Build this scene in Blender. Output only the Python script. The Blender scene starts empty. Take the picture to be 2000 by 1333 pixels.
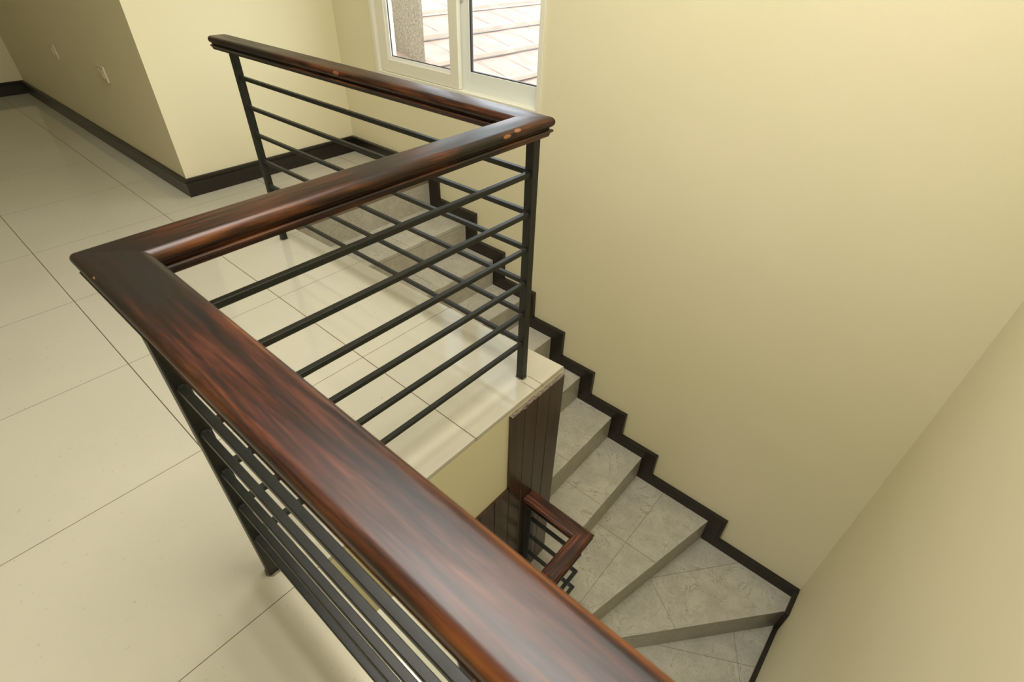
import bpy, bmesh, math, random
from mathutils import Vector, Matrix
random.seed(3)
S = bpy.context.scene
COL = S.collection

# ------------------------------------------------------------------ measures
W = 0.92            # face of the long stair wall (y)
E = 1.154           # face of the wall at the foot of the first flight (x)
XP, YP, XQ = -2.546, -0.237, -5.872
R = 0.1818          # riser height
NX = [-1.741, -1.411, -1.171, -0.914, -0.669, -0.420, -0.156, 0.097, 0.590]
HX, HZ, HB = 0.0923, 0.085, 0.107
ZL = -17 * R        # lower floor
ZC = 3.0
SLAB = 0.435
H = 0.917

# ------------------------------------------------------------------ helpers
def link(o, parent=None):
    COL.objects.link(o)
    if parent: o.parent = parent
    return o

def mesh_obj(name, bm, mats, parent=None, smooth=False, loc=None):
    bmesh.ops.recalc_face_normals(bm, faces=bm.faces)
    me = bpy.data.meshes.new(name)
    bm.to_mesh(me); bm.free()
    for m in (mats if isinstance(mats, (list, tuple)) else [mats]): me.materials.append(m)
    if smooth:
        for p in me.polygons: p.use_smooth = True
    o = bpy.data.objects.new(name, me)
    if loc: o.location = loc
    return link(o, parent)

def thing(name, label, cat, loc=(0, 0, 0), group=None):
    o = bpy.data.objects.new(name, None)
    o.empty_display_size = 0.1; o.location = loc
    o['label'] = label; o['category'] = cat
    if group: o['group'] = group
    return link(o)

def struct(o, label=None, cat=None):
    o['kind'] = 'structure'
    if label: o['label'] = label
    if cat: o['category'] = cat
    return o

def box(bm, x0, x1, y0, y1, z0, z1, mi=0):
    vs = [bm.verts.new((x, y, z)) for z in (z0, z1) for (x, y) in ((x0, y0), (x1, y0), (x1, y1), (x0, y1))]
    fs = [(0, 3, 2, 1), (4, 5, 6, 7), (0, 1, 5, 4), (1, 2, 6, 5), (2, 3, 7, 6), (3, 0, 4, 7)]
    out = []
    for f in fs:
        fc = bm.faces.new([vs[i] for i in f]); fc.material_index = mi; out.append(fc)
    return out

def prism(bm, pts, z0, z1, mi=0):
    """vertical prism over a plan polygon"""
    n = len(pts)
    a = [bm.verts.new((p[0], p[1], z0)) for p in pts]
    b = [bm.verts.new((p[0], p[1], z1)) for p in pts]
    fs = [bm.faces.new(a[::-1]), bm.faces.new(b)]
    for i in range(n):
        j = (i + 1) % n
        fs.append(bm.faces.new((a[i], a[j], b[j], b[i])))
    for f in fs: f.material_index = mi
    return fs

def extr(bm, pts3, vec, mi=0):
    """extrude a planar 3D polygon along vec"""
    n = len(pts3); v = Vector(vec)
    a = [bm.verts.new(p) for p in pts3]
    b = [bm.verts.new(Vector(p) + v) for p in pts3]
    fs = [bm.faces.new(a[::-1]), bm.faces.new(b)]
    for i in range(n):
        j = (i + 1) % n
        fs.append(bm.faces.new((a[i], a[j], b[j], b[i])))
    for f in fs: f.material_index = mi
    return fs

def bevel(o, w=0.003, seg=2, angle=35):
    m = o.modifiers.new('bevel', 'BEVEL'); m.width = w; m.segments = seg
    m.limit_method = 'ANGLE'; m.angle_limit = math.radians(angle)
    return o

# ------------------------------------------------------------------ materials
def new_mat(name):
    m = bpy.data.materials.new(name); m.use_nodes = True
    nt = m.node_tree; b = nt.nodes['Principled BSDF']
    return m, nt, b

def N(nt, t, **kw):
    n = nt.nodes.new(t)
    for k, v in kw.items():
        if k in ('inp',):
            for a, c in v.items(): n.inputs[a].default_value = c
        else: setattr(n, k, v)
    return n

def ramp(nt, fac, stops):
    r = nt.nodes.new('ShaderNodeValToRGB')
    while len(r.color_ramp.elements) < len(stops): r.color_ramp.elements.new(0.5)
    for e, (p, c) in zip(r.color_ramp.elements, stops):
        e.position = p; e.color = (*c, 1) if len(c) == 3 else c
    nt.links.new(fac, r.inputs['Fac'])
    return r

def mixc(nt, fac, a, b, blend='MIX'):
    m = nt.nodes.new('ShaderNodeMix'); m.data_type = 'RGBA'; m.blend_type = blend
    for sock, val in ((m.inputs['Factor'], fac), (m.inputs['A'], a), (m.inputs['B'], b)):
        if hasattr(val, 'is_output'): nt.links.new(val, sock)
        elif isinstance(val, (int, float)): sock.default_value = val
        else: sock.default_value = (*val, 1) if len(val) == 3 else val
    return m.outputs['Result']

def math_n(nt, op, a, b=None, c=None):
    m = nt.nodes.new('ShaderNodeMath'); m.operation = op
    for i, v in enumerate((a, b, c)):
        if v is None: continue
        if hasattr(v, 'is_output'): nt.links.new(v, m.inputs[i])
        else: m.inputs[i].default_value = v
    return m.outputs[0]

def plain(name, col, rough=0.5, metallic=0.0, noise=0.0, nscale=20, bump=0.0, spec=0.5, coat=0.0):
    m, nt, b = new_mat(name)
    b.inputs['Base Color'].default_value = (*col, 1)
    b.inputs['Roughness'].default_value = rough
    b.inputs['Metallic'].default_value = metallic
    b.inputs['Specular IOR Level'].default_value = spec
    if coat: b.inputs['Coat Weight'].default_value = coat; b.inputs['Coat Roughness'].default_value = 0.15
    tc = N(nt, 'ShaderNodeTexCoord')
    nz = N(nt, 'ShaderNodeTexNoise', inp={'Scale': nscale, 'Detail': 5.0})
    nt.links.new(tc.outputs['Object'], nz.inputs['Vector'])
    if noise:
        d = tuple(max(0, c * (1 - noise)) for c in col); l = tuple(min(1, c * (1 + noise)) for c in col)
        r = ramp(nt, nz.outputs['Fac'], [(0.3, d), (0.7, l)])
        nt.links.new(r.outputs['Color'], b.inputs['Base Color'])
    if bump:
        bp = N(nt, 'ShaderNodeBump', inp={'Strength': bump, 'Distance': 0.01})
        nt.links.new(nz.outputs['Fac'], bp.inputs['Height']); nt.links.new(bp.outputs['Normal'], b.inputs['Normal'])
    return m

def wall_paint(name, col):
    m, nt, b = new_mat(name)
    tc = N(nt, 'ShaderNodeTexCoord')
    n1 = N(nt, 'ShaderNodeTexNoise', inp={'Scale': 1.3, 'Detail': 3.0})
    n2 = N(nt, 'ShaderNodeTexNoise', inp={'Scale': 3.0, 'Detail': 2.0})
    n3 = N(nt, 'ShaderNodeTexNoise', inp={'Scale': 180.0, 'Detail': 2.0})
    for n in (n1, n2, n3): nt.links.new(tc.outputs['Object'], n.inputs['Vector'])
    a = tuple(c * f for c, f in zip(col, (0.975, 0.985, 0.955))); c = tuple(min(1, v * f) for v, f in zip(col, (1.02, 1.01, 1.04)))
    r = ramp(nt, n1.outputs['Fac'], [(0.3, a), (0.7, c)])
    nt.links.new(r.outputs['Color'], b.inputs['Base Color'])
    b.inputs['Roughness'].default_value = 0.55
    b.inputs['Specular IOR Level'].default_value = 0.3
    h = math_n(nt, 'MULTIPLY_ADD', n3.outputs['Fac'], 0.02, n2.outputs['Fac'])
    bp = N(nt, 'ShaderNodeBump', inp={'Strength': 0.12, 'Distance': 0.02})
    nt.links.new(h, bp.inputs['Height']); nt.links.new(bp.outputs['Normal'], b.inputs['Normal'])
    return m

def tile_floor():
    m, nt, b = new_mat('polished_floor_tile')
    tc = N(nt, 'ShaderNodeTexCoord')
    sp = N(nt, 'ShaderNodeSeparateXYZ'); nt.links.new(tc.outputs['Object'], sp.inputs[0])
    X, Y = sp.outputs['X'], sp.outputs['Y']
    def line(v, pitch, off, half):
        f = math_n(nt, 'FRACT', math_n(nt, 'ADD', math_n(nt, 'DIVIDE', math_n(nt, 'SUBTRACT', v, off), pitch), 0.5))
        d = math_n(nt, 'MULTIPLY', math_n(nt, 'ABSOLUTE', math_n(nt, 'SUBTRACT', f, 0.5)), pitch)
        return math_n(nt, 'LESS_THAN', d, half)
    g1 = line(X, 0.6, -0.002, 0.0011)
    g2 = line(Y, 0.605, -0.4525, 0.0016)
    # narrow cut strips from two posts to the slab edge
    def strip(v, c, half): return math_n(nt, 'LESS_THAN', math_n(nt, 'ABSOLUTE', math_n(nt, 'SUBTRACT', v, c)), half)
    def between(v, a, c): return math_n(nt, 'MULTIPLY', math_n(nt, 'GREATER_THAN', v, a), math_n(nt, 'LESS_THAN', v, c))
    s1 = math_n(nt, 'MULTIPLY', math_n(nt, 'MAXIMUM', strip(Y, -0.105, .0012), strip(Y, -0.145, .0012)), between(X, -0.07, 0.01))
    s2 = math_n(nt, 'MULTIPLY', math_n(nt, 'MAXIMUM', strip(X, -1.667, .0012), strip(X, -1.697, .0012)), between(Y, -0.14, 0.0))
    g = math_n(nt, 'MAXIMUM', math_n(nt, 'MAXIMUM', g1, g2), math_n(nt, 'MAXIMUM', s1, s2))
    n1 = N(nt, 'ShaderNodeTexNoise', inp={'Scale': 2.2, 'Detail': 4.0}); nt.links.new(tc.outputs['Object'], n1.inputs['Vector'])
    n2 = N(nt, 'ShaderNodeTexNoise', inp={'Scale': 60.0, 'Detail': 3.0}); nt.links.new(tc.outputs['Object'], n2.inputs['Vector'])
    r = ramp(nt, n1.outputs['Fac'], [(0.3, FLOOR_A), (0.7, FLOOR_B)])
    sp2 = ramp(nt, n2.outputs['Fac'], [(0.24, (0.80, 0.80, 0.80)), (0.34, (1, 1, 1))])
    c = mixc(nt, 1.0, r.outputs['Color'], sp2.outputs['Color'], 'MULTIPLY')
    c = mixc(nt, g, c, (0.10, 0.075, 0.045))
    nt.links.new(c, b.inputs['Base Color'])
    rr = math_n(nt, 'MULTIPLY_ADD', g, 0.5, 0.085); nt.links.new(rr, b.inputs['Roughness'])
    b.inputs['Specular IOR Level'].default_value = 0.45
    bp = N(nt, 'ShaderNodeBump', inp={'Strength': 0.25, 'Distance': 0.001}); bp.invert = True
    nt.links.new(g, bp.inputs['Height']); nt.links.new(bp.outputs['Normal'], b.inputs['Normal'])
    return m
FLOOR_A = (0.485, 0.457, 0.355); FLOOR_B = (0.515, 0.485, 0.38)

def stone(name, base, vein=0.55, warm=(1, 1, 1)):
    m, nt, b = new_mat(name)
    tc = N(nt, 'ShaderNodeTexCoord')
    n1 = N(nt, 'ShaderNodeTexNoise', inp={'Scale': 9.0, 'Detail': 8.0, 'Roughness': 0.65})
    n2 = N(nt, 'ShaderNodeTexNoise', inp={'Scale': 5.5, 'Detail': 5.0, 'Roughness': 0.6, 'Distortion': 1.6})
    n3 = N(nt, 'ShaderNodeTexNoise', inp={'Scale': 70.0, 'Detail': 4.0})
    for n in (n1, n2, n3): nt.links.new(tc.outputs['Object'], n.inputs['Vector'])
    lo = tuple(c * 0.84 for c in base); hi = tuple(min(1, c * 1.12) for c in base)
    r = ramp(nt, n1.outputs['Fac'], [(0.32, lo), (0.68, hi)])
    d = math_n(nt, 'ABSOLUTE', math_n(nt, 'SUBTRACT', n2.outputs['Fac'], 0.5))
    v = ramp(nt, d, [(0.0, (vein, vein * 0.97, vein * 0.9)), (0.012, (0.93, 0.93, 0.92)), (0.03, (1, 1, 1))])
    brk = ramp(nt, n1.outputs['Fac'], [(0.42, (0, 0, 0)), (0.60, (1, 1, 1))])
    vv = mixc(nt, brk.outputs['Color'], (1, 1, 1), v.outputs['Color'])
    c = mixc(nt, 1.0, r.outputs['Color'], vv, 'MULTIPLY')
    s = ramp(nt, n3.outputs['Fac'], [(0.3, (0.90, 0.90, 0.88)), (0.55, (1.0, 1.0, 1.0))])
    c = mixc(nt, 1.0, c, s.outputs['Color'], 'MULTIPLY')
    nt.links.new(c, b.inputs['Base Color'])
    b.inputs['Roughness'].default_value = 0.38
    b.inputs['Specular IOR Level'].default_value = 0.35
    return m

def wood_rail(name, chips=(), black=(), light=1.0, orange=1.0):
    """stained hardwood, grain along local X; chips = worn spots (x, y, z, radius), black = soft dark stains"""
    m, nt, b = new_mat(name)
    tc = N(nt, 'ShaderNodeTexCoord')
    mp = N(nt, 'ShaderNodeMapping'); mp.inputs['Scale'].default_value = (4.5, 85.0, 85.0)
    nt.links.new(tc.outputs['Object'], mp.inputs['Vector'])
    n1 = N(nt, 'ShaderNodeTexNoise', inp={'Scale': 1.0, 'Detail': 7.0, 'Roughness': 0.66, 'Distortion': 0.35}); nt.links.new(mp.outputs[0], n1.inputs['Vector'])
    mp2 = N(nt, 'ShaderNodeMapping'); mp2.inputs['Scale'].default_value = (3.5, 22.0, 22.0)
    nt.links.new(tc.outputs['Object'], mp2.inputs['Vector'])
    n2 = N(nt, 'ShaderNodeTexNoise', inp={'Scale': 1.0, 'Detail': 4.0, 'Roughness': 0.6, 'Distortion': 0.5}); nt.links.new(mp2.outputs[0], n2.inputs['Vector'])
    r = ramp(nt, n1.outputs['Fac'], [(0.30, (0.006, 0.004, 0.003)), (0.44, (0.018, 0.008, 0.005)), (0.54, (0.050, 0.015, 0.008)), (0.65, (0.085, 0.026, 0.013)), (0.78, (0.135, 0.044, 0.02))])
    d = ramp(nt, n2.outputs['Fac'], [(0.36, (0.22, 0.25, 0.28)), (0.56, (1, 1, 1))])
    c = mixc(nt, 0.85, r.outputs['Color'], d.outputs['Color'], 'MULTIPLY')
    # rubbed edges: the stain is thin on the rounded sides
    sp = N(nt, 'ShaderNodeSeparateXYZ'); nt.links.new(tc.outputs['Object'], sp.inputs[0])
    edge = math_n(nt, 'ABSOLUTE', sp.outputs['Y'])
    ed = N(nt, 'ShaderNodeMapRange', inp={'From Min': 0.027, 'From Max': 0.040, 'To Min': 0.0, 'To Max': 1.0}); nt.links.new(edge, ed.inputs[0])
    n4 = N(nt, 'ShaderNodeTexNoise', inp={'Scale': 1.0, 'Detail': 5.0}); 
    mp4 = N(nt, 'ShaderNodeMapping'); mp4.inputs['Scale'].default_value = (7.0, 25.0, 25.0); nt.links.new(tc.outputs['Object'], mp4.inputs['Vector']); nt.links.new(mp4.outputs[0], n4.inputs['Vector'])
    er = ramp(nt, n4.outputs['Fac'], [(0.40, (0, 0, 0)), (0.66, (1, 1, 1))])
    ef = math_n(nt, 'MULTIPLY', math_n(nt, 'MULTIPLY', ed.outputs[0], er.outputs['Color']), 0.8 * orange)
    eo = ramp(nt, n1.outputs['Fac'], [(0.38, (0.025, 0.010, 0.004)), (0.50, (0.11, 0.034, 0.009)), (0.62, (0.24, 0.080, 0.018))])
    c = mixc(nt, ef, c, eo.outputs['Color'])
    for (x, y, z, rad) in black:
        di = N(nt, 'ShaderNodeVectorMath', operation='DISTANCE'); nt.links.new(tc.outputs['Object'], di.inputs[0]); di.inputs[1].default_value = (x, y, z)
        wob = math_n(nt, 'MULTIPLY_ADD', n2.outputs['Fac'], rad * 0.9, math_n(nt, 'SUBTRACT', di.outputs['Value'], rad * 0.45))
        mr = N(nt, 'ShaderNodeMapRange', inp={'From Min': rad * 0.5, 'From Max': rad * 1.1, 'To Min': 0.9, 'To Max': 0.0}); nt.links.new(wob, mr.inputs[0])
        c = mixc(nt, mr.outputs[0], c, (0.014, 0.011, 0.009))
    for (x, y, z, rad) in chips:
        di = N(nt, 'ShaderNodeVectorMath', operation='DISTANCE')
        ms = N(nt, 'ShaderNodeVectorMath', operation='MULTIPLY'); ms.inputs[1].default_value = (0.35, 1, 1); nt.links.new(tc.outputs['Object'], ms.inputs[0])
        nt.links.new(ms.outputs[0], di.inputs[0]); di.inputs[1].default_value = (x * 0.35, y, z)
        wob = math_n(nt, 'MULTIPLY_ADD', n1.outputs['Fac'], rad, math_n(nt, 'SUBTRACT', di.outputs['Value'], rad * 0.5))
        lt = math_n(nt, 'LESS_THAN', wob, rad)
        c = mixc(nt, lt, c, (0.27, 0.115, 0.05))
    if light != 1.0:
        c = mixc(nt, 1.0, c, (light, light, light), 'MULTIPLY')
    nt.links.new(c, b.inputs['Base Color'])
    rr = ramp(nt, n2.outputs['Fac'], [(0.3, (0.42,) * 3), (0.7, (0.30,) * 3)])
    nt.links.new(rr.outputs['Color'], b.inputs['Roughness'])
    b.inputs['Specular IOR Level'].default_value = 0.32
    bp = N(nt, 'ShaderNodeBump', inp={'Strength': 0.05, 'Distance': 0.001})
    nt.links.new(n1.outputs['Fac'], bp.inputs['Height']); nt.links.new(bp.outputs['Normal'], b.inputs['Normal'])
    return m

def clad_wood():
    m, nt, b = new_mat('cladding_wood')
    tc = N(nt, 'ShaderNodeTexCoord')
    mp = N(nt, 'ShaderNodeMapping'); mp.inputs['Scale'].default_value = (60, 60, 2.5); nt.links.new(tc.outputs['Object'], mp.inputs['Vector'])
    n1 = N(nt, 'ShaderNodeTexNoise', inp={'Scale': 1.0, 'Detail': 5.0}); nt.links.new(mp.outputs[0], n1.inputs['Vector'])
    r = ramp(nt, n1.outputs['Fac'], [(0.3, (0.026, 0.014, 0.007)), (0.7, (0.060, 0.031, 0.015))])
    nt.links.new(r.outputs['Color'], b.inputs['Base Color'])
    b.inputs['Roughness'].default_value = 0.3
    return m

def glass():
    m = bpy.data.materials.new('window_glass'); m.use_nodes = True
    nt = m.node_tree; nt.nodes.remove(nt.nodes['Principled BSDF'])
    out = nt.nodes['Material Output']
    t = N(nt, 'ShaderNodeBsdfTransparent', inp={'Color': (0.94, 0.96, 0.95, 1)})
    g = N(nt, 'ShaderNodeBsdfGlossy', inp={'Roughness': 0.02})
    f = N(nt, 'ShaderNodeFresnel')
    ge = N(nt, 'ShaderNodeNewGeometry')
    nt.links.new(math_n(nt, 'MULTIPLY_ADD', ge.outputs['Backfacing'], 1 / 1.45 - 1.45, 1.45), f.inputs['IOR'])
    mx = N(nt, 'ShaderNodeMixShader')
    nt.links.new(f.outputs[0], mx.inputs[0]); nt.links.new(t.outputs[0], mx.inputs[1]); nt.links.new(g.outputs[0], mx.inputs[2])
    nt.links.new(mx.outputs[0], out.inputs['Surface'])
    return m

M = {}
M['wall'] = wall_paint('cream_wall_paint', (0.70, 0.645, 0.44))
M['ceil'] = plain('white_ceiling_paint', (0.80, 0.78, 0.72), 0.7)
M['tile'] = tile_floor()
M['stone'] = stone('grey_stone_tread', (0.41, 0.385, 0.31))
M['riser'] = stone('grey_stone_riser', (0.39, 0.36, 0.29), 0.7)
M['grout'] = plain('grout', (0.16, 0.125, 0.08), 0.8)
M['marble'] = stone('pale_marble', (0.80, 0.79, 0.76), 0.5)
M['skirt'] = plain('dark_stained_skirting', (0.013, 0.0095, 0.006), 0.32, noise=0.3, nscale=30, spec=0.45)
M['metal'] = plain('black_painted_steel', (0.017, 0.018, 0.014), 0.42, noise=0.2, nscale=40, bump=0.03, spec=0.3)
M['weld'] = plain('rough_black_weld', (0.028, 0.027, 0.024), 0.45, bump=0.8, nscale=400)
M['clad'] = clad_wood()
M['plaster'] = plain('broken_plaster_edge', (0.22, 0.18, 0.14), 0.9, noise=0.5, nscale=120, bump=0.9)
M['pvc'] = plain('white_window_frame', (0.74, 0.76, 0.70), 0.35)
M['pvc_in'] = plain('cream_window_frame', (0.72, 0.70, 0.58), 0.4)
M['pvc_white'] = plain('white_glazing_bead', (0.86, 0.87, 0.85), 0.3)
M['gasket'] = plain('black_rubber_gasket', (0.02, 0.02, 0.02), 0.5)
M['glass'] = glass()
M['plate'] = plain('switch_plate_plastic', (0.60, 0.54, 0.38), 0.35)
M['roof'] = plain('terracotta_roof_tile', (0.37, 0.265, 0.215), 0.85, noise=0.15, nscale=6, bump=0.3)
M['stucco'] = plain('rough_grey_stucco', (0.40, 0.37, 0.34), 0.95, noise=0.35, nscale=75, bump=0.8)

# ------------------------------------------------------------------ setting
def walls():
    T = 0.15
    # long wall on the stair side, with the window opening
    bm = bmesh.new()
    wx0, wx1, wz0, wz1 = WIN
    xs = [XQ - T, wx0, wx1, E + T]; zs = [ZL, wz0, wz1, ZC]
    for i in range(3):
        for j in range(3):
            if i == 1 and j == 1: continue
            box(bm, xs[i], xs[i + 1], W, W + T, zs[j], zs[j + 1])
    bmesh.ops.remove_doubles(bm, verts=bm.verts, dist=1e-5)
    # drop the interior faces between the cells
    seen = {}
    for f in list(bm.faces):
        k = tuple(sorted(v.index for v in f.verts)); 
    bm.verts.index_update()
    for f in bm.faces: seen.setdefault(tuple(sorted(v.index for v in f.verts)), []).append(f)
    dele = [f for l in seen.values() if len(l) > 1 for f in l]
    bmesh.ops.delete(bm, geom=dele, context='FACES_ONLY')
    struct(mesh_obj('wall_right', bm, M['wall']), 'long cream stair wall with the window', 'wall')
    bm = bmesh.new(); box(bm, E, E + T, -4.5, W, ZL, ZC)
    struct(mesh_obj('wall_near', bm, M['wall']), 'cream wall across the foot of the first flight', 'wall')
    bm = bmesh.new(); box(bm, XP - T, XP, YP + T, W, 0, ZC)
    struct(mesh_obj('wall_back', bm, M['wall']), 'bright cream wall behind the head of the stairs', 'wall')
    bm = bmesh.new(); box(bm, XQ, XP, YP, YP + T, 0, ZC)
    struct(mesh_obj('wall_left', bm, M['wall']), 'shaded cream wall with two wall plates', 'wall')
    bm = bmesh.new(); box(bm, XQ - T, XQ, -4.5, W, ZL, ZC)
    struct(mesh_obj('wall_far', bm, M['wall']), 'cream wall at the far end of the upper floor', 'wall')
    bm = bmesh.new(); box(bm, XQ - T, E + T, -4.5 - T, -4.5, ZL, ZC)
    struct(mesh_obj('wall_front', bm, M['wall']), 'cream wall behind the viewer', 'wall')
    bm = bmesh.new(); box(bm, XQ - T, E + T, -4.5 - T, W + T, ZC, ZC + T)
    struct(mesh_obj('ceiling', bm, M['ceil']), 'white ceiling over the stairwell', 'ceiling')
    # wall under the slab beside the flight
    bm = bmesh.new()
    prism(bm, [(-0.0, 0.0), (-1.741, -0.079), (-1.741, -0.62), (-0.0, -0.62)], ZL, -SLAB)
    struct(mesh_obj('wall_spine', bm, M['wall']), 'cream wall under the slab beside the flight', 'wall')

    top = [(XQ, -4.5), (E, -4.5), (E, -1.02), (0, -1.02), (0, 0.027), (-1.744, -0.051), (-1.741, W), (XP, W), (XP, YP), (XQ, YP)]
    bm = bmesh.new(); prism(bm, top, -0.012, 0)
    struct(mesh_obj('floor', bm, M['tile']), 'beige polished tile floor of the upper storey', 'floor')
    bm = bmesh.new(); prism(bm, top, -SLAB, -0.012)
    struct(mesh_obj('slab', bm, M['wall']), 'cream painted slab edge under the upper floor', 'slab')
    bm = bmesh.new(); box(bm, XQ, E, -4.5, W, ZL - 0.1, ZL)
    struct(mesh_obj('floor_lower', bm, M['marble']), 'pale marble floor of the storey below', 'floor')

WIN = (-2.150, -0.880, 0.575, 1.80)
walls()

# baseboards: profile with a bead at the top, extruded along a path in plan
def baseboard(name, a, b, nrm, z=0.0, m0=0, m1=0):
    """from a to b along the wall foot; nrm points into the room; m = mitre factor at each end"""
    a = Vector((*a, z)); b = Vector((*b, z)); n = Vector((*nrm, 0)); d = (b - a).normalized()
    pr = [(0, 0), (0.014, 0), (0.014, 0.082), (0.010, 0.085), (0.010, 0.089), (0.017, 0.092), (0.017, 0.103), (0.012, HB), (0, HB)]
    bm = bmesh.new()
    va = [bm.verts.new(a + n * t + Vector((0, 0, h)) + d * (m0 * t)) for t, h in pr]
    vb = [bm.verts.new(b + n * t + Vector((0, 0, h)) + d * (m1 * t)) for t, h in pr]
    k = len(pr)
    for i in range(k):
        j = (i + 1) % k; bm.faces.new((va[i], va[j], vb[j], vb[i]))
    bm.faces.new(va); bm.faces.new(vb[::-1])
    return struct(mesh_obj(name, bm, M['skirt']))
struct(baseboard('baseboard_left', (XQ, YP), (XP, YP), (0, -1), m0=1, m1=1), 'dark baseboard along the shaded left wall', 'baseboard')
struct(baseboard('baseboard_back', (XP, YP), (XP, W), (1, 0), m0=-1, m1=-1), 'dark baseboard under the bright back wall', 'baseboard')
struct(baseboard('baseboard_far', (XQ, -4.5), (XQ, YP), (1, 0), m0=0, m1=-1), 'dark baseboard at the far end wall', 'baseboard')

# stepped skirting: outline polygon, raised border strip along its upper edge
def stepped(name, upper, lower, to3, depth_vec, label):
    bm = bmesh.new()
    def off(path, d):
        out = []
        for i, p in enumerate(path):
            p = Vector(p)
            t0 = (p - Vector(path[i - 1])).normalized() if i else None
            t1 = (Vector(path[i + 1]) - p).normalized() if i < len(path) - 1 else None
            ns = [Vector((t.y, -t.x)) for t in (t0, t1) if t is not None]
            if len(ns) == 2:
                mm = (ns[0] + ns[1]) / (1 + ns[0].dot(ns[1]))
            else: mm = ns[0]
            out.append(p + mm * d)
        return out
    dv = Vector(depth_vec)
    i1 = off(upper, 0.013); i2 = off(upper, 0.018)
    def band(pa, pb, d):
        for i in range(len(pa) - 1):
            extr(bm, [to3(*pa[i]), to3(*pa[i + 1]), to3(*pb[i + 1]), to3(*pb[i])], dv * d)
    band(upper, i1, 0.024)          # bead
    band(i1, i2, 0.009)             # groove
    # body, built from quads between inner outline and the stair line
    body = [Vector(p) for p in i2]
    for poly in body_cells(body, lower):
        extr(bm, [to3(*p) for p in poly], dv * 0.016)
    bmesh.ops.remove_doubles(bm, verts=bm.verts, dist=1e-6)
    return struct(mesh_obj(name, bm, M['skirt']), label, 'skirting board')

def body_cells(up, lo):
    n = len(lo)
    return [[up[i], up[i + 1], Vector(lo[i + 1]), Vector(lo[i])] for i in range(n - 1)]

# along the long wall (coordinates x, z)
up, lo = [(XP + 0.017, HB)], [(XP + 0.017, 0.0)]
for i, x in enumerate(NX):
    zt = HB if i == 0 else -i * R + HZ
    up += [(x + HX, zt), (x + HX, -(i + 1) * R + HZ)]
    lo += [(x, -i * R), (x, -(i + 1) * R)]
up.append((E - 0.001, -9 * R + HZ)); lo.append((E - 0.001, -9 * R))
stepped('trim_1', up, lo, lambda x, z: Vector((x, W, z)), (0, -1, 0), 'black stepped skirting climbing the long wall')

# along the near wall (coordinates -y as run, z)
NY = [0.817, 0.16, -0.15, -0.43, -0.71, -0.99, -1.27, -1.55]
up, lo = [(-(W - 0.0195), -9 * R + HZ)], [(-(W - 0.0195), -9 * R)]
for i, y in enumerate(NY):
    k = 9 + i
    hx = 0.085
    up += [(-y + hx, -k * R + HZ), (-y + hx, -(k + 1) * R + HZ)]
    lo += [(-y, -k * R), (-y, -(k + 1) * R)]
up.append((1.80, ZL + HZ)); lo.append((1.80, ZL))
stepped('trim_2', up, lo, lambda s, z: Vector((E, -s, z)), (-1, 0, 0), 'black stepped skirting on the near wall below')

# ------------------------------------------------------------------ staircase
st = thing('staircase', 'grey stone winding staircase descending along the long cream wall', 'staircase', (NX[0], 0.45, ZL))
def child(name, bm, mat, parent):
    o = mesh_obj(name, bm, mat, parent); o.matrix_parent_inverse = Matrix.Translation(-parent.location); return o
NW = (0.335, -0.15)
yi = lambda x: 0.0455 * min(x, 0.0) + 0.003
WS = W - 0.0005
steps = []
for k in range(1, 8):
    a, c = NX[k - 1], NX[k]
    pa = -0.19 if a >= 0 else yi(a)
    if k == 7:
        poly = [(a, yi(a)), (0.0, yi(0)), (0.0, -0.19), (c, -0.19), (c, WS), (a, WS)]
    else:
        poly = [(a, yi(a)), (c, yi(c)), (c, WS), (a, WS)]
    steps.append((k, poly))
steps.append((8, [(NX[7], -0.19), (0.325, -0.19), NW, (NX[8], WS), (NX[7], WS)]))
steps.append((9, [NW, (E - .0005, NY[0]), (E - .0005, WS), (NX[8], WS)]))
steps.append((10, [NW, (E - .0005, NY[1]), (E - .0005, NY[0])]))
steps.append((11, [NW, (E - .0005, NY[2]), (E - .0005, NY[1])]))
for i in range(5):
    steps.append((12 + i, [(0.335, NY[3 + i]), (E - .0005, NY[3 + i]), (E - .0005, NY[2 + i]), (0.335, NY[2 + i])]))
def clip_strip(p, q, w, z):
    """thin grout strip between two plan points"""
    p, q = Vector(p), Vector(q); t = (q - p).normalized(); n = Vector((-t.y, t.x)) * (w / 2)
    return [(p + n), (q + n), (q - n), (p - n)]
joints = {8: [((0.099, 0.447), (0.478, 0.4565)), ((0.289, -0.17), (0.289, 0.905))],
          9: [((0.478, 0.463), (0.832, 0.905)), ((0.478, 0.463), (0.731, 0.300))],
          10: [((0.976, 0.608), (1.148, 0.31)), ((0.66, 0.245), (1.153, 0.519))]}
for k in range(1, 8): joints[k] = [((NX[k - 1] + .002, 0.447), (NX[k] - .002, 0.447))]
for k, poly in steps:
    z = -k * R
    bm = bmesh.new(); prism(bm, poly, z - 0.020, z)
    for (p, q) in joints.get(k, []):
        prism(bm, [tuple(v) for v in clip_strip(p, q, 0.0022, z)], z - 0.001, z + 0.0003, 1)
    child('tread', bm, [M['stone'], M['grout']], st)
    bm = bmesh.new()
    zb = max(z - R - 0.10, ZL)
    # riser: front strip of the step body, a touch behind the tread edge
    def inset(poly, d):
        c = Vector((sum(p[0] for p in poly) / len(poly), sum(p[1] for p in poly) / len(poly)))
        return poly
    prism(bm, inset(poly, 0), zb, z - 0.0225)
    child('riser', bm, M['riser'], st)
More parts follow.
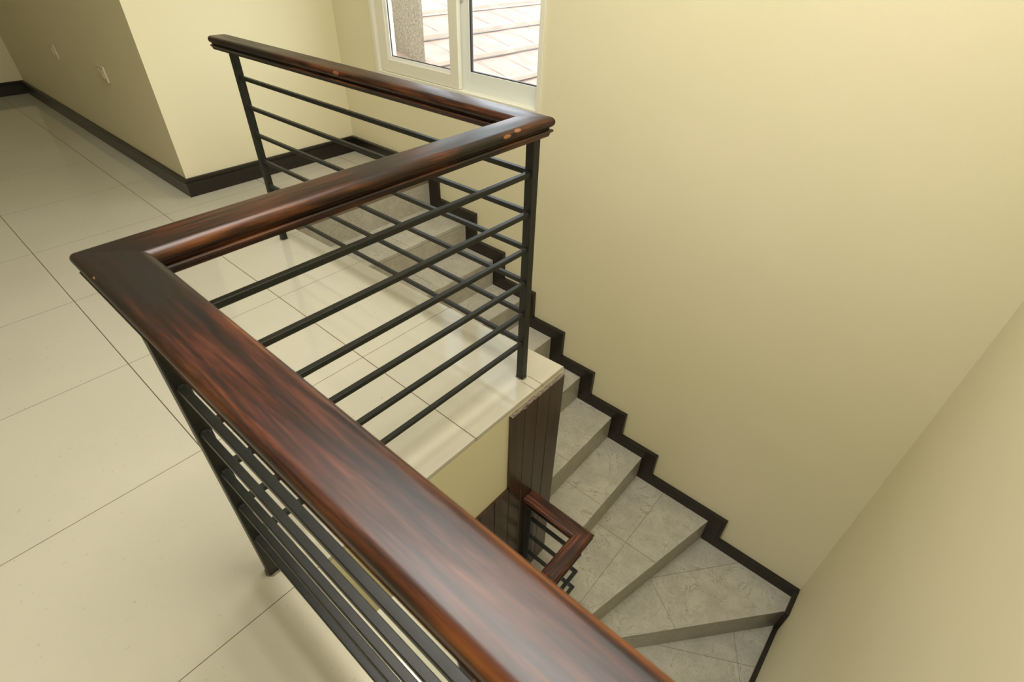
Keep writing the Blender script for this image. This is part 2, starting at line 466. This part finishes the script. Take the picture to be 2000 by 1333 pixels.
# top riser under the upper floor edge
bm = bmesh.new(); prism(bm, [(NX[0] - 0.10, yi(NX[0])), (NX[0] - 0.0005, yi(NX[0])), (NX[0] - 0.0005, WS), (NX[0] - 0.10, WS)], -R - 0.05, -SLAB + 0.0001) if False else box(bm, NX[0] - 0.001, NX[0] + 0.001, yi(NX[0]) , WS, -R, -0.014)
child('riser', bm, M['riser'], st)

bm = bmesh.new(); box(bm, NX[0] - 0.004, NX[0] + 0.0015, yi(NX[0]) + 0.01, WS, -0.013, 0.0004)
child('nosing_strip', bm, M['grout'], st)

# ------------------------------------------------------------------ railings
CAP = []
w_, r_ = 0.0425, 0.014
for a in range(0, 181, 15):   # right bullnose seen from the start, from top to bottom
    t = math.radians(90 - a); CAP.append((w_ - r_ + r_ * math.cos(t), -r_ + r_ * math.sin(t)))
for a in range(0, 181, 15):
    t = math.radians(-90 - a); CAP.append((-(w_ - r_) + r_ * math.cos(t), -r_ + r_ * math.sin(t)))
MOULD = [(0.032, -0.0275), (0.032, -0.0315), (0.0385, -0.0325), (0.0405, -0.0350), (0.0395, -0.038), (0.034, -0.042), (0.032, -0.050)]
MOULD += [(-y, z) for y, z in MOULD[::-1]]

def rail_segment(parent, O, Q, prof_pairs, m0, m1, mat, round0=False, round1=False):
    """O, Q: ends of the centre line at the rail top (world). m0/m1: shift along the rail per unit lateral offset. Built in its own frame: X along, Y lateral."""
    O, Q = Vector(O), Vector(Q); d = Q - O; L = d.length; d.normalize()
    lat = Vector((-d.y, d.x, 0)).normalized(); upv = d.cross(lat)
    mat4 = Matrix((( d.x, lat.x, upv.x, O.x), (d.y, lat.y, upv.y, O.y), (d.z, lat.z, upv.z, O.z), (0, 0, 0, 1)))
    first = None
    for name, prof in prof_pairs:
        bm = bmesh.new()
        rings = []
        zc = sum(p[1] for p in prof) / len(prof)
        def ring(x, m, s=1.0, sz=1.0): rings.append([bm.verts.new((x + m * y * s, y * s, zc + (z - zc) * sz)) for y, z in prof])
        if round0:
            for t in (0, 30, 60): ring(0.012 * (1 - math.sin(math.radians(t))), m0, 1 - 0.2 * (1 - math.sin(math.radians(t))) ** 1.5, 0.35 + 0.65 * math.sin(math.radians(t)) ** 0.6 if t else 0.35)
            ring(0.012, m0)
        else: ring(0, m0)
        n = max(2, int(L / 0.1))
        for i in range(1, n): ring(L * i / n, m0 * (1 - i / n) + m1 * i / n)
        ring(L, m1)
        for a, b in zip(rings, rings[1:]):
            k = len(a)
            for i in range(k):
                j = (i + 1) % k; bm.faces.new((a[i], a[j], b[j], b[i]))
        bm.faces.new(rings[0][::-1]); bm.faces.new(rings[-1])
        o = mesh_obj(name, bm, mat)
        for p in o.data.polygons: p.use_smooth = len(p.vertices) == 4
        if hasattr(o.data, 'set_sharp_from_angle'): o.data.set_sharp_from_angle(angle=math.radians(38))
        if first is None:
            o.parent = parent; o.matrix_parent_inverse = parent.matrix_world.inverted() if False else Matrix.Translation(-parent.location)
            o.matrix_world = mat4; first = o
            o.matrix_basis = mat4
        else:
            o.parent = first; o.matrix_parent_inverse = Matrix(); o.matrix_basis = Matrix()
    return first

def bar_obj(parent, p, q, t=0.015, ext=0.0, weld0=True, weld1=True, name='bar'):
    """square steel bar from p to q with a weld bead at each end"""
    p, q = Vector(p), Vector(q); d = (q - p); L = d.length; d.normalize()
    lat = Vector((-d.y, d.x, 0)).normalized(); upv = d.cross(lat)
    bm = bmesh.new(); h = t / 2; c = 0.0014
    sec = [(h, h - c), (h - c, h), (-h + c, h), (-h, h - c), (-h, -h + c), (-h + c, -h), (h - c, -h), (h, -h + c)]
    def ring(x): return [bm.verts.new(p + d * x + lat * y + upv * z) for y, z in sec]
    a, b = ring(0), ring(L); k = len(sec)
    for i in range(k):
        j = (i + 1) % k; bm.faces.new((a[i], a[j], b[j], b[i]))
    bm.faces.new(a[::-1]); bm.faces.new(b)
    o = child(name, bm, M['metal'], parent)
    for on, x in ((weld0, 0.0035), (weld1, L - 0.0035)):
        if not on: continue
        bm = bmesh.new()
        bmesh.ops.create_uvsphere(bm, u_segments=10, v_segments=7, radius=1.0)
        for v in bm.verts:
            s = 1 + 0.10 * math.sin(v.co.x * 7 + v.co.y * 5 + p.z * 31) * math.cos(v.co.z * 6)
            v.co = p + d * (x + v.co.x * 0.0065 * s) + lat * (v.co.y * h * 1.28 * s) + upv * (v.co.z * h * 1.28 * s)
        wo = mesh_obj('weld', bm, M['weld'], o, smooth=True)
    return o

def post_obj(parent, x, y, z0, z1, t=0.0284):
    bm = bmesh.new(); h = t / 2; c = 0.002
    pl = [(x + h, y - h + c), (x + h, y + h - c), (x + h - c, y + h), (x - h + c, y + h), (x - h, y + h - c), (x - h, y - h + c), (x - h + c, y - h), (x + h - c, y - h)]
    prism(bm, pl, z0, z1)
    o = child('post', bm, M['metal'], parent)
    # broken grout collar where it enters the tile
    return o

P0, P1, P2, P3 = (-1.775, -0.157), (-0.090, -0.124), (-0.083, -1.1145), (E - 0.001, -1.107)
rl = thing('stair_railing', 'dark wood and black steel balustrade around the upper stair opening', 'railing', (-0.085, -0.124, 0))
bpy.context.view_layer.update()
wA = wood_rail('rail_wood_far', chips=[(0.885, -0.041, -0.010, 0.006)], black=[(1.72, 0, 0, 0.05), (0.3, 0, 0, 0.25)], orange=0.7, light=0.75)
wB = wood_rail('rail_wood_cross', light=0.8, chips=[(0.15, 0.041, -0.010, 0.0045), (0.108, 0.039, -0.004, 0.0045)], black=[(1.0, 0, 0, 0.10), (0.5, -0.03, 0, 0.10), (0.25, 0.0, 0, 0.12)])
wC = wood_rail('rail_wood_near', chips=[(0.055, -0.037, -0.006, 0.0026), (0.765, 0.042, -0.010, 0.0035)], black=[(0.03, 0.0, 0, 0.23)], orange=1.0)
prs = [('handrail', CAP), ('moulding', MOULD)]
v3 = lambda p, z=H: (p[0], p[1], z)
# mitres: lateral +Y of a segment is to the left of its direction
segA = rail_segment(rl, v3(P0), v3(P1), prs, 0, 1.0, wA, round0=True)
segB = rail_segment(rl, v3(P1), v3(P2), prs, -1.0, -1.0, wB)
segC = rail_segment(rl, v3(P2), v3(P3), prs, 1.0, 0, wC)
zt = H - 0.050
PX = -0.085
posts = [(-1.682, -0.150), (PX, -0.124), (PX, -1.113)]
for x, y in posts: post_obj(rl, x, y, 0.0, zt)
for x, y in posts:
    bm = bmesh.new()
    n = 14
    ring = []
    for i in range(n):
        a = 2 * math.pi * i / n
        rr = 0.0185 + 0.003 * random.random() + (0.0025 if i % 2 else 0)
        ring.append((x + rr * math.cos(a), y + rr * math.sin(a)))
    prism(bm, ring, 0.0, 0.0012)
    child('grout_collar', bm, M['plaster'], rl)
BZ = [0.768, 0.648, 0.530, 0.409, 0.288, 0.162]
hp = 0.0142
for z in BZ:
    bar_obj(rl, (posts[0][0] + hp, posts[0][1], z), (PX - hp, -0.124, z))
    bar_obj(rl, (PX, -0.124 - hp, z), (PX, -1.113 + hp, z))
    bar_obj(rl, (PX + hp, -1.113, z), (E - 0.001, -1.107, z), weld1=False)

# lower balustrade
LZ = -0.593
lr = thing('lower_railing', 'short dark wood handrail with black bars at the stair turn below', 'railing', (0.30, -0.16, -1.4545))
bpy.context.view_layer.update()
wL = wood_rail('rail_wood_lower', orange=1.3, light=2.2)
sx, sy = 0.72, 1.0
CAP2 = [(y * 0.80, z) for y, z in CAP]; MOULD2 = [(y * 0.80, z) for y, z in MOULD]
prs2 = [('handrail', CAP2), ('moulding', MOULD2)]
LX, LY = 0.300, -0.163
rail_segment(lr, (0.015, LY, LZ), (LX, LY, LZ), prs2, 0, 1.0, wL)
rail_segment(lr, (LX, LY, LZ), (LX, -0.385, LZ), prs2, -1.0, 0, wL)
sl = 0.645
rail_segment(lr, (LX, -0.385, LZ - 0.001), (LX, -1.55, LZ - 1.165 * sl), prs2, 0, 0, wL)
post_obj(lr, 0.036, LY, -7 * R, LZ - 0.05)
post_obj(lr, LX, -1.50, -16 * R, LZ - 1.115 * sl - 0.05)
for i in range(4):
    z = LZ - 0.155 - 0.14 * i
    bar_obj(lr, (0.05, LY, z), (LX + 0.0075, LY, z), weld1=False)
    bar_obj(lr, (LX, LY - 0.0075, z), (LX, -0.385, z), weld0=False, weld1=False)
    bar_obj(lr, (LX, -0.385, z), (LX, -1.49, z - 1.105 * sl), weld0=False)

# ------------------------------------------------------------------ wood cladding at the slab end
CLT, CLB = -0.0235, -7 * R + 0.001
cl = thing('wood_cladding', 'dark brown vertical boards facing the end of the wall beside the stairs', 'wall panel', (0.01, -0.145, CLB))
ys = [-0.289, -0.215, -0.143, -0.068, 0.019]
bm = bmesh.new()
# front boards with V grooves, as one profile extruded in z
prof = [(0.0005, ys[0]), (0.013, ys[0])]
for y in ys[1:-1]: prof += [(0.013, y - 0.0025), (0.0085, y), (0.013, y + 0.0025)]
prof += [(0.013, ys[-1]), (0.0005, ys[-1])]
prism(bm, prof, CLB, CLT)
child('board_panel', bm, M['clad'], cl)
# ragged plaster along the top edge of the boards
bm = bmesh.new()
n = 40; lo_, hi_ = [], []
for i in range(n + 1):
    y = ys[0] + (ys[-1] - ys[0]) * i / n
    lo_.append((0.0135 + 0.0010 * random.random(), y, CLT - 0.001 - 0.003 * random.random() - (0.005 if 8 < i < 12 else 0)))
    hi_.append((0.0115, y, CLT + 0.002 + 0.001 * random.random()))
bk = [(0.0006, p[1], CLT + 0.001) for p in hi_]; bk2 = [(0.0006, p[1], CLT + 0.0002) for p in hi_]
rows = [lo_, hi_, bk]
vr = [[bm.verts.new(p) for p in row] for row in rows]
for a, b in zip(vr, vr[1:]):
    for i in range(n): bm.faces.new((a[i], a[i + 1], b[i + 1], b[i]))
child('plaster_edge', bm, M['plaster'], cl)
c2 = thing('wood_cladding', 'dark boards below the cream slab edge, left of the taller board panel', 'wall panel', (0.005, -0.45, ZL))
bm = bmesh.new()
prof = [(0.0005, -0.62), (0.012, -0.62)]
for y in (-0.53, -0.455, -0.372): prof += [(0.012, y - 0.0025), (0.006, y), (0.012, y + 0.0025)]
prof += [(0.012, -0.2905), (0.0005, -0.2905)]
prism(bm, prof, ZL, -SLAB - 0.001)
child('board_panel', bm, M['clad'], c2)

# ------------------------------------------------------------------ window
def ring_frame(bm, x0, x1, z0, z1, y0, y1, l, r, b, t, mi=0):
    box(bm, x0, x0 + l, y0, y1, z0, z1, mi); box(bm, x1 - r, x1, y0, y1, z0, z1, mi)
    box(bm, x0 + l, x1 - r, y0, y1, z0, z0 + b, mi); box(bm, x0 + l, x1 - r, y0, y1, z1 - t, z1, mi)
wx0, wx1, wz0, wz1 = WIN
win = bpy.data.objects.new('window_1', None); win.location = ((wx0 + wx1) / 2, W, wz0); link(win)
struct(win, 'white sliding window in the long wall above the stairs', 'window')
bm = bmesh.new(); ring_frame(bm, wx0 - 0.012, wx1 + 0.012, wz0 - 0.005, wz1 + 0.012, W - 0.010, W + 0.09, 0.028, 0.028, 0.020, 0.03)
bevel(child('window_frame', bm, M['pvc_in'], win), 0.002)
# left sash, in the inner track
gz = 0.682
lx0, lx1 = -2.125, -1.446
bm = bmesh.new(); ring_frame(bm, lx0, lx1, wz0 + 0.016, wz1 - 0.02, W + 0.004, W + 0.032, 0.078, 0.066, gz - wz0 - 0.038, 0.06)
ls = bevel(child('window_sash', bm, M['pvc_in'], win), 0.0025)
bm = bmesh.new(); ring_frame(bm, lx0 + 0.070, lx1 - 0.062, gz - 0.026, wz1 - 0.075, W + 0.012, W + 0.026, 0.030, 0.010, 0.022, 0.01)
o = mesh_obj('glazing_bead', bm, M['pvc_white'], ls)
bm = bmesh.new(); ring_frame(bm, lx0 + 0.098, lx1 - 0.071, gz - 0.006, wz1 - 0.08, W + 0.018, W + 0.023, 0.007, 0.004, 0.007, 0.004)
mesh_obj('gasket', bm, M['gasket'], ls)
bm = bmesh.new(); box(bm, lx0 + 0.1, lx1 - 0.07, W + 0.016, W + 0.020, gz - 0.005, wz1 - 0.075)
mesh_obj('window_pane', bm, M['glass'], ls)
# right sash, in the outer track
rx0, rx1 = -1.475, -0.884
bm = bmesh.new(); ring_frame(bm, rx0, rx1, wz0 + 0.012, wz1 - 0.02, W + 0.040, W + 0.068, 0.082, 0.014, gz - wz0 - 0.010, 0.06)
rs = bevel(child('window_sash', bm, M['pvc'], win), 0.0025)
bm = bmesh.new(); ring_frame(bm, rx0 + 0.082, rx1 - 0.012, gz, wz1 - 0.08, W + 0.044, W + 0.058, 0.008, 0.003, 0.007, 0.004)
mesh_obj('gasket', bm, M['gasket'], rs)
bm = bmesh.new(); box(bm, rx0 + 0.08, rx1 - 0.012, W + 0.052, W + 0.056, gz - 0.005, wz1 - 0.075)
mesh_obj('window_pane', bm, M['glass'], rs)
bm = bmesh.new(); box(bm, -1.442, -1.428, W + 0.026, W + 0.041, 1.005, 1.12)
bevel(child('window_latch', bm, M['pvc'], win), 0.003)

# ------------------------------------------------------------------ wall plates
def outlet(x, z, label, kind):
    t = thing('wall_outlet', label, 'wall outlet', (x, YP, z), 'wall plates on the shaded left wall')
    bm = bmesh.new(); box(bm, x - 0.060, x + 0.060, YP - 0.012, YP - 0.0002, z - 0.044, z + 0.044)
    bevel(child('cover_plate', bm, M['plate'], t), 0.003)
    for dx in ((-0.022, 0.022) if kind else (0.0,)):
        bm = bmesh.new(); box(bm, x + dx - 0.015, x + dx + 0.015, YP - 0.016, YP - 0.0115, z - 0.024, z + 0.024)
        bevel(child('socket', bm, M['plate'], t), 0.002)
outlet(-3.306, 0.548, 'cream wall outlet plate nearer the wall corner', True)
outlet(-4.240, 0.548, 'cream wall plate farther from the corner, towards the end wall', False)

# ------------------------------------------------------------------ outside
rf = thing('tiled_roof', 'sunlit terracotta tile roof seen below the window', 'roof', (-2.5, 3.0, -0.5))
sp, t = 0.3765, 0.30
th = math.atan(t)
for k in range(-14, 8):
    xe = -2.130 + k * sp                     # lower edge of the course
    y0, y1 = W + 0.16, 9.0
    bm = bmesh.new()
    n = 60
    ytab = [y0 + (y1 - y0) * i / n for i in range(n + 1)]
    zf = lambda x: -0.3 - t * x
    low, lowb, hi, und = [], [], [], []
    for y in ytab:
        j = 0.006 * math.sin(y * 9 + k * 2.1) + 0.007 * (random.random() - .5)
        low.append((xe + j, y, zf(xe) + 0.030)); lowb.append((xe + j * 0.8, y, zf(xe) + 0.004)); und.append((xe - 0.06, y, zf(xe - 0.06) + 0.001)); hi.append((xe - sp - 0.03, y, zf(xe - sp) - 0.012))
    vs = [[bm.verts.new(p) for p in row] for row in (und, lowb, low, hi)]
    for a, b in zip(vs, vs[1:]):
        for i in range(n): bm.faces.new((a[i], a[i + 1], b[i + 1], b[i]))
    # tile joints: shallow ribs along the slope
    yy = y0 + 0.1 + 0.16 * (k % 2)
    while yy < y1:
        a = Vector((xe - 0.01, yy, zf(xe) + 0.031)); b = Vector((xe - sp, yy + 0.015, zf(xe - sp) + 0.001))
        v = [bm.verts.new(a + Vector((0, s, 0))) for s in (-.003, .003)] + [bm.verts.new(b + Vector((0, s, 0))) for s in (.003, -.003)]
        f = bm.faces.new(v); f.material_index = 1
        yy += 0.32
    child('tile_course', bm, [M['roof'], M['grout']], rf)
pl = bmesh.new()
prism(pl, [(-2.862, 1.6), (-2.492, 1.6), (-2.93, 1.95), (-3.26, 1.90)], 0.35, 2.6)
bmesh.ops.subdivide_edges(pl, edges=pl.edges, cuts=14, use_grid_fill=True)
for v in pl.verts: v.co += Vector([(random.random() - .5) * 0.008 for _ in range(3)])
o = mesh_obj('stucco_pillar', pl, M['stucco'])
o['label'] = 'rough grey stucco pillar rising from the roof outside the left pane'; o['category'] = 'pillar'

# ------------------------------------------------------------------ light
def area(name, loc, rot, sx, sy, power, col):
    l = bpy.data.lights.new(name, 'AREA'); l.shape = 'RECTANGLE'; l.size = sx; l.size_y = sy; l.energy = power; l.color = col
    o = bpy.data.objects.new(name, l); o.location = loc; o.rotation_euler = rot; link(o); return o
area('ceiling_lamp', (0.12, -0.60, ZC - 0.10), (0, 0, 0), 1.7, 1.1, 94, (1.0, 0.965, 0.90))
area('room_fill', (-2.0, -3.0, ZC - 0.03), (0, 0, 0), 1.2, 1.2, 9, (1.0, 0.965, 0.90))  # weak unseen fill added over the upper room, not a real fixture
area('lower_fill', (-0.9, -2.2, -SLAB - 0.03), (0, 0, 0), 1.5, 1.5, 60, (0.96, 0.98, 1.0))  # added under the slab to brighten the marble, stands in for window light
sun = bpy.data.lights.new('sun', 'SUN'); sun.energy = 1.6; sun.angle = math.radians(0.6); sun.color = (1, 0.96, 0.92)
so = bpy.data.objects.new('sun', sun); so.rotation_euler = Vector((-0.29, 0.236, -0.927)).to_track_quat('-Z', 'Y').to_euler(); link(so)
wd = bpy.data.worlds.new('World'); S.world = wd; wd.use_nodes = True
nt = wd.node_tree; bg = nt.nodes['Background']
sky = nt.nodes.new('ShaderNodeTexSky'); sky.sky_type = 'NISHITA'; sky.sun_disc = False; sky.sun_elevation = math.radians(55); sky.sun_rotation = math.radians(90)
hs = nt.nodes.new('ShaderNodeHueSaturation'); hs.inputs['Saturation'].default_value = 0.3
nt.links.new(sky.outputs[0], hs.inputs['Color']); nt.links.new(hs.outputs[0], bg.inputs['Color']); bg.inputs['Strength'].default_value = 1.1

# ------------------------------------------------------------------ camera
Rm = ((0.755463473247958, 0.6546543835163559, 0.026506201745085556), (0.42424930406452405, -0.45794824557216113, -0.7812143959107174), (-0.4992869601630894, 0.6014241785297618, -0.6236998387773576))
cam = bpy.data.cameras.new('camera'); co = bpy.data.objects.new('camera', cam); link(co)
cam.sensor_width = 36; cam.lens = 1014.064 / 2000 * 36
cam.clip_start = 0.02
r0, r1, r2 = [Vector(v) for v in Rm]
m3 = Matrix((r0, -r1, -r2)).transposed()
co.matrix_world = Matrix.Translation((0.795, -1.245, 1.303)) @ m3.to_4x4()
cam.dof.use_dof = True; cam.dof.focus_distance = 1.9; cam.dof.aperture_fstop = 8.0
S.camera = co
S.view_settings.view_transform = 'Standard'; S.view_settings.look = 'None'; S.view_settings.gamma = 1; S.view_settings.use_curve_mapping = False
S.view_settings.exposure = 0.0
S.cycles.use_denoising = True
S.cycles.max_bounces = 10
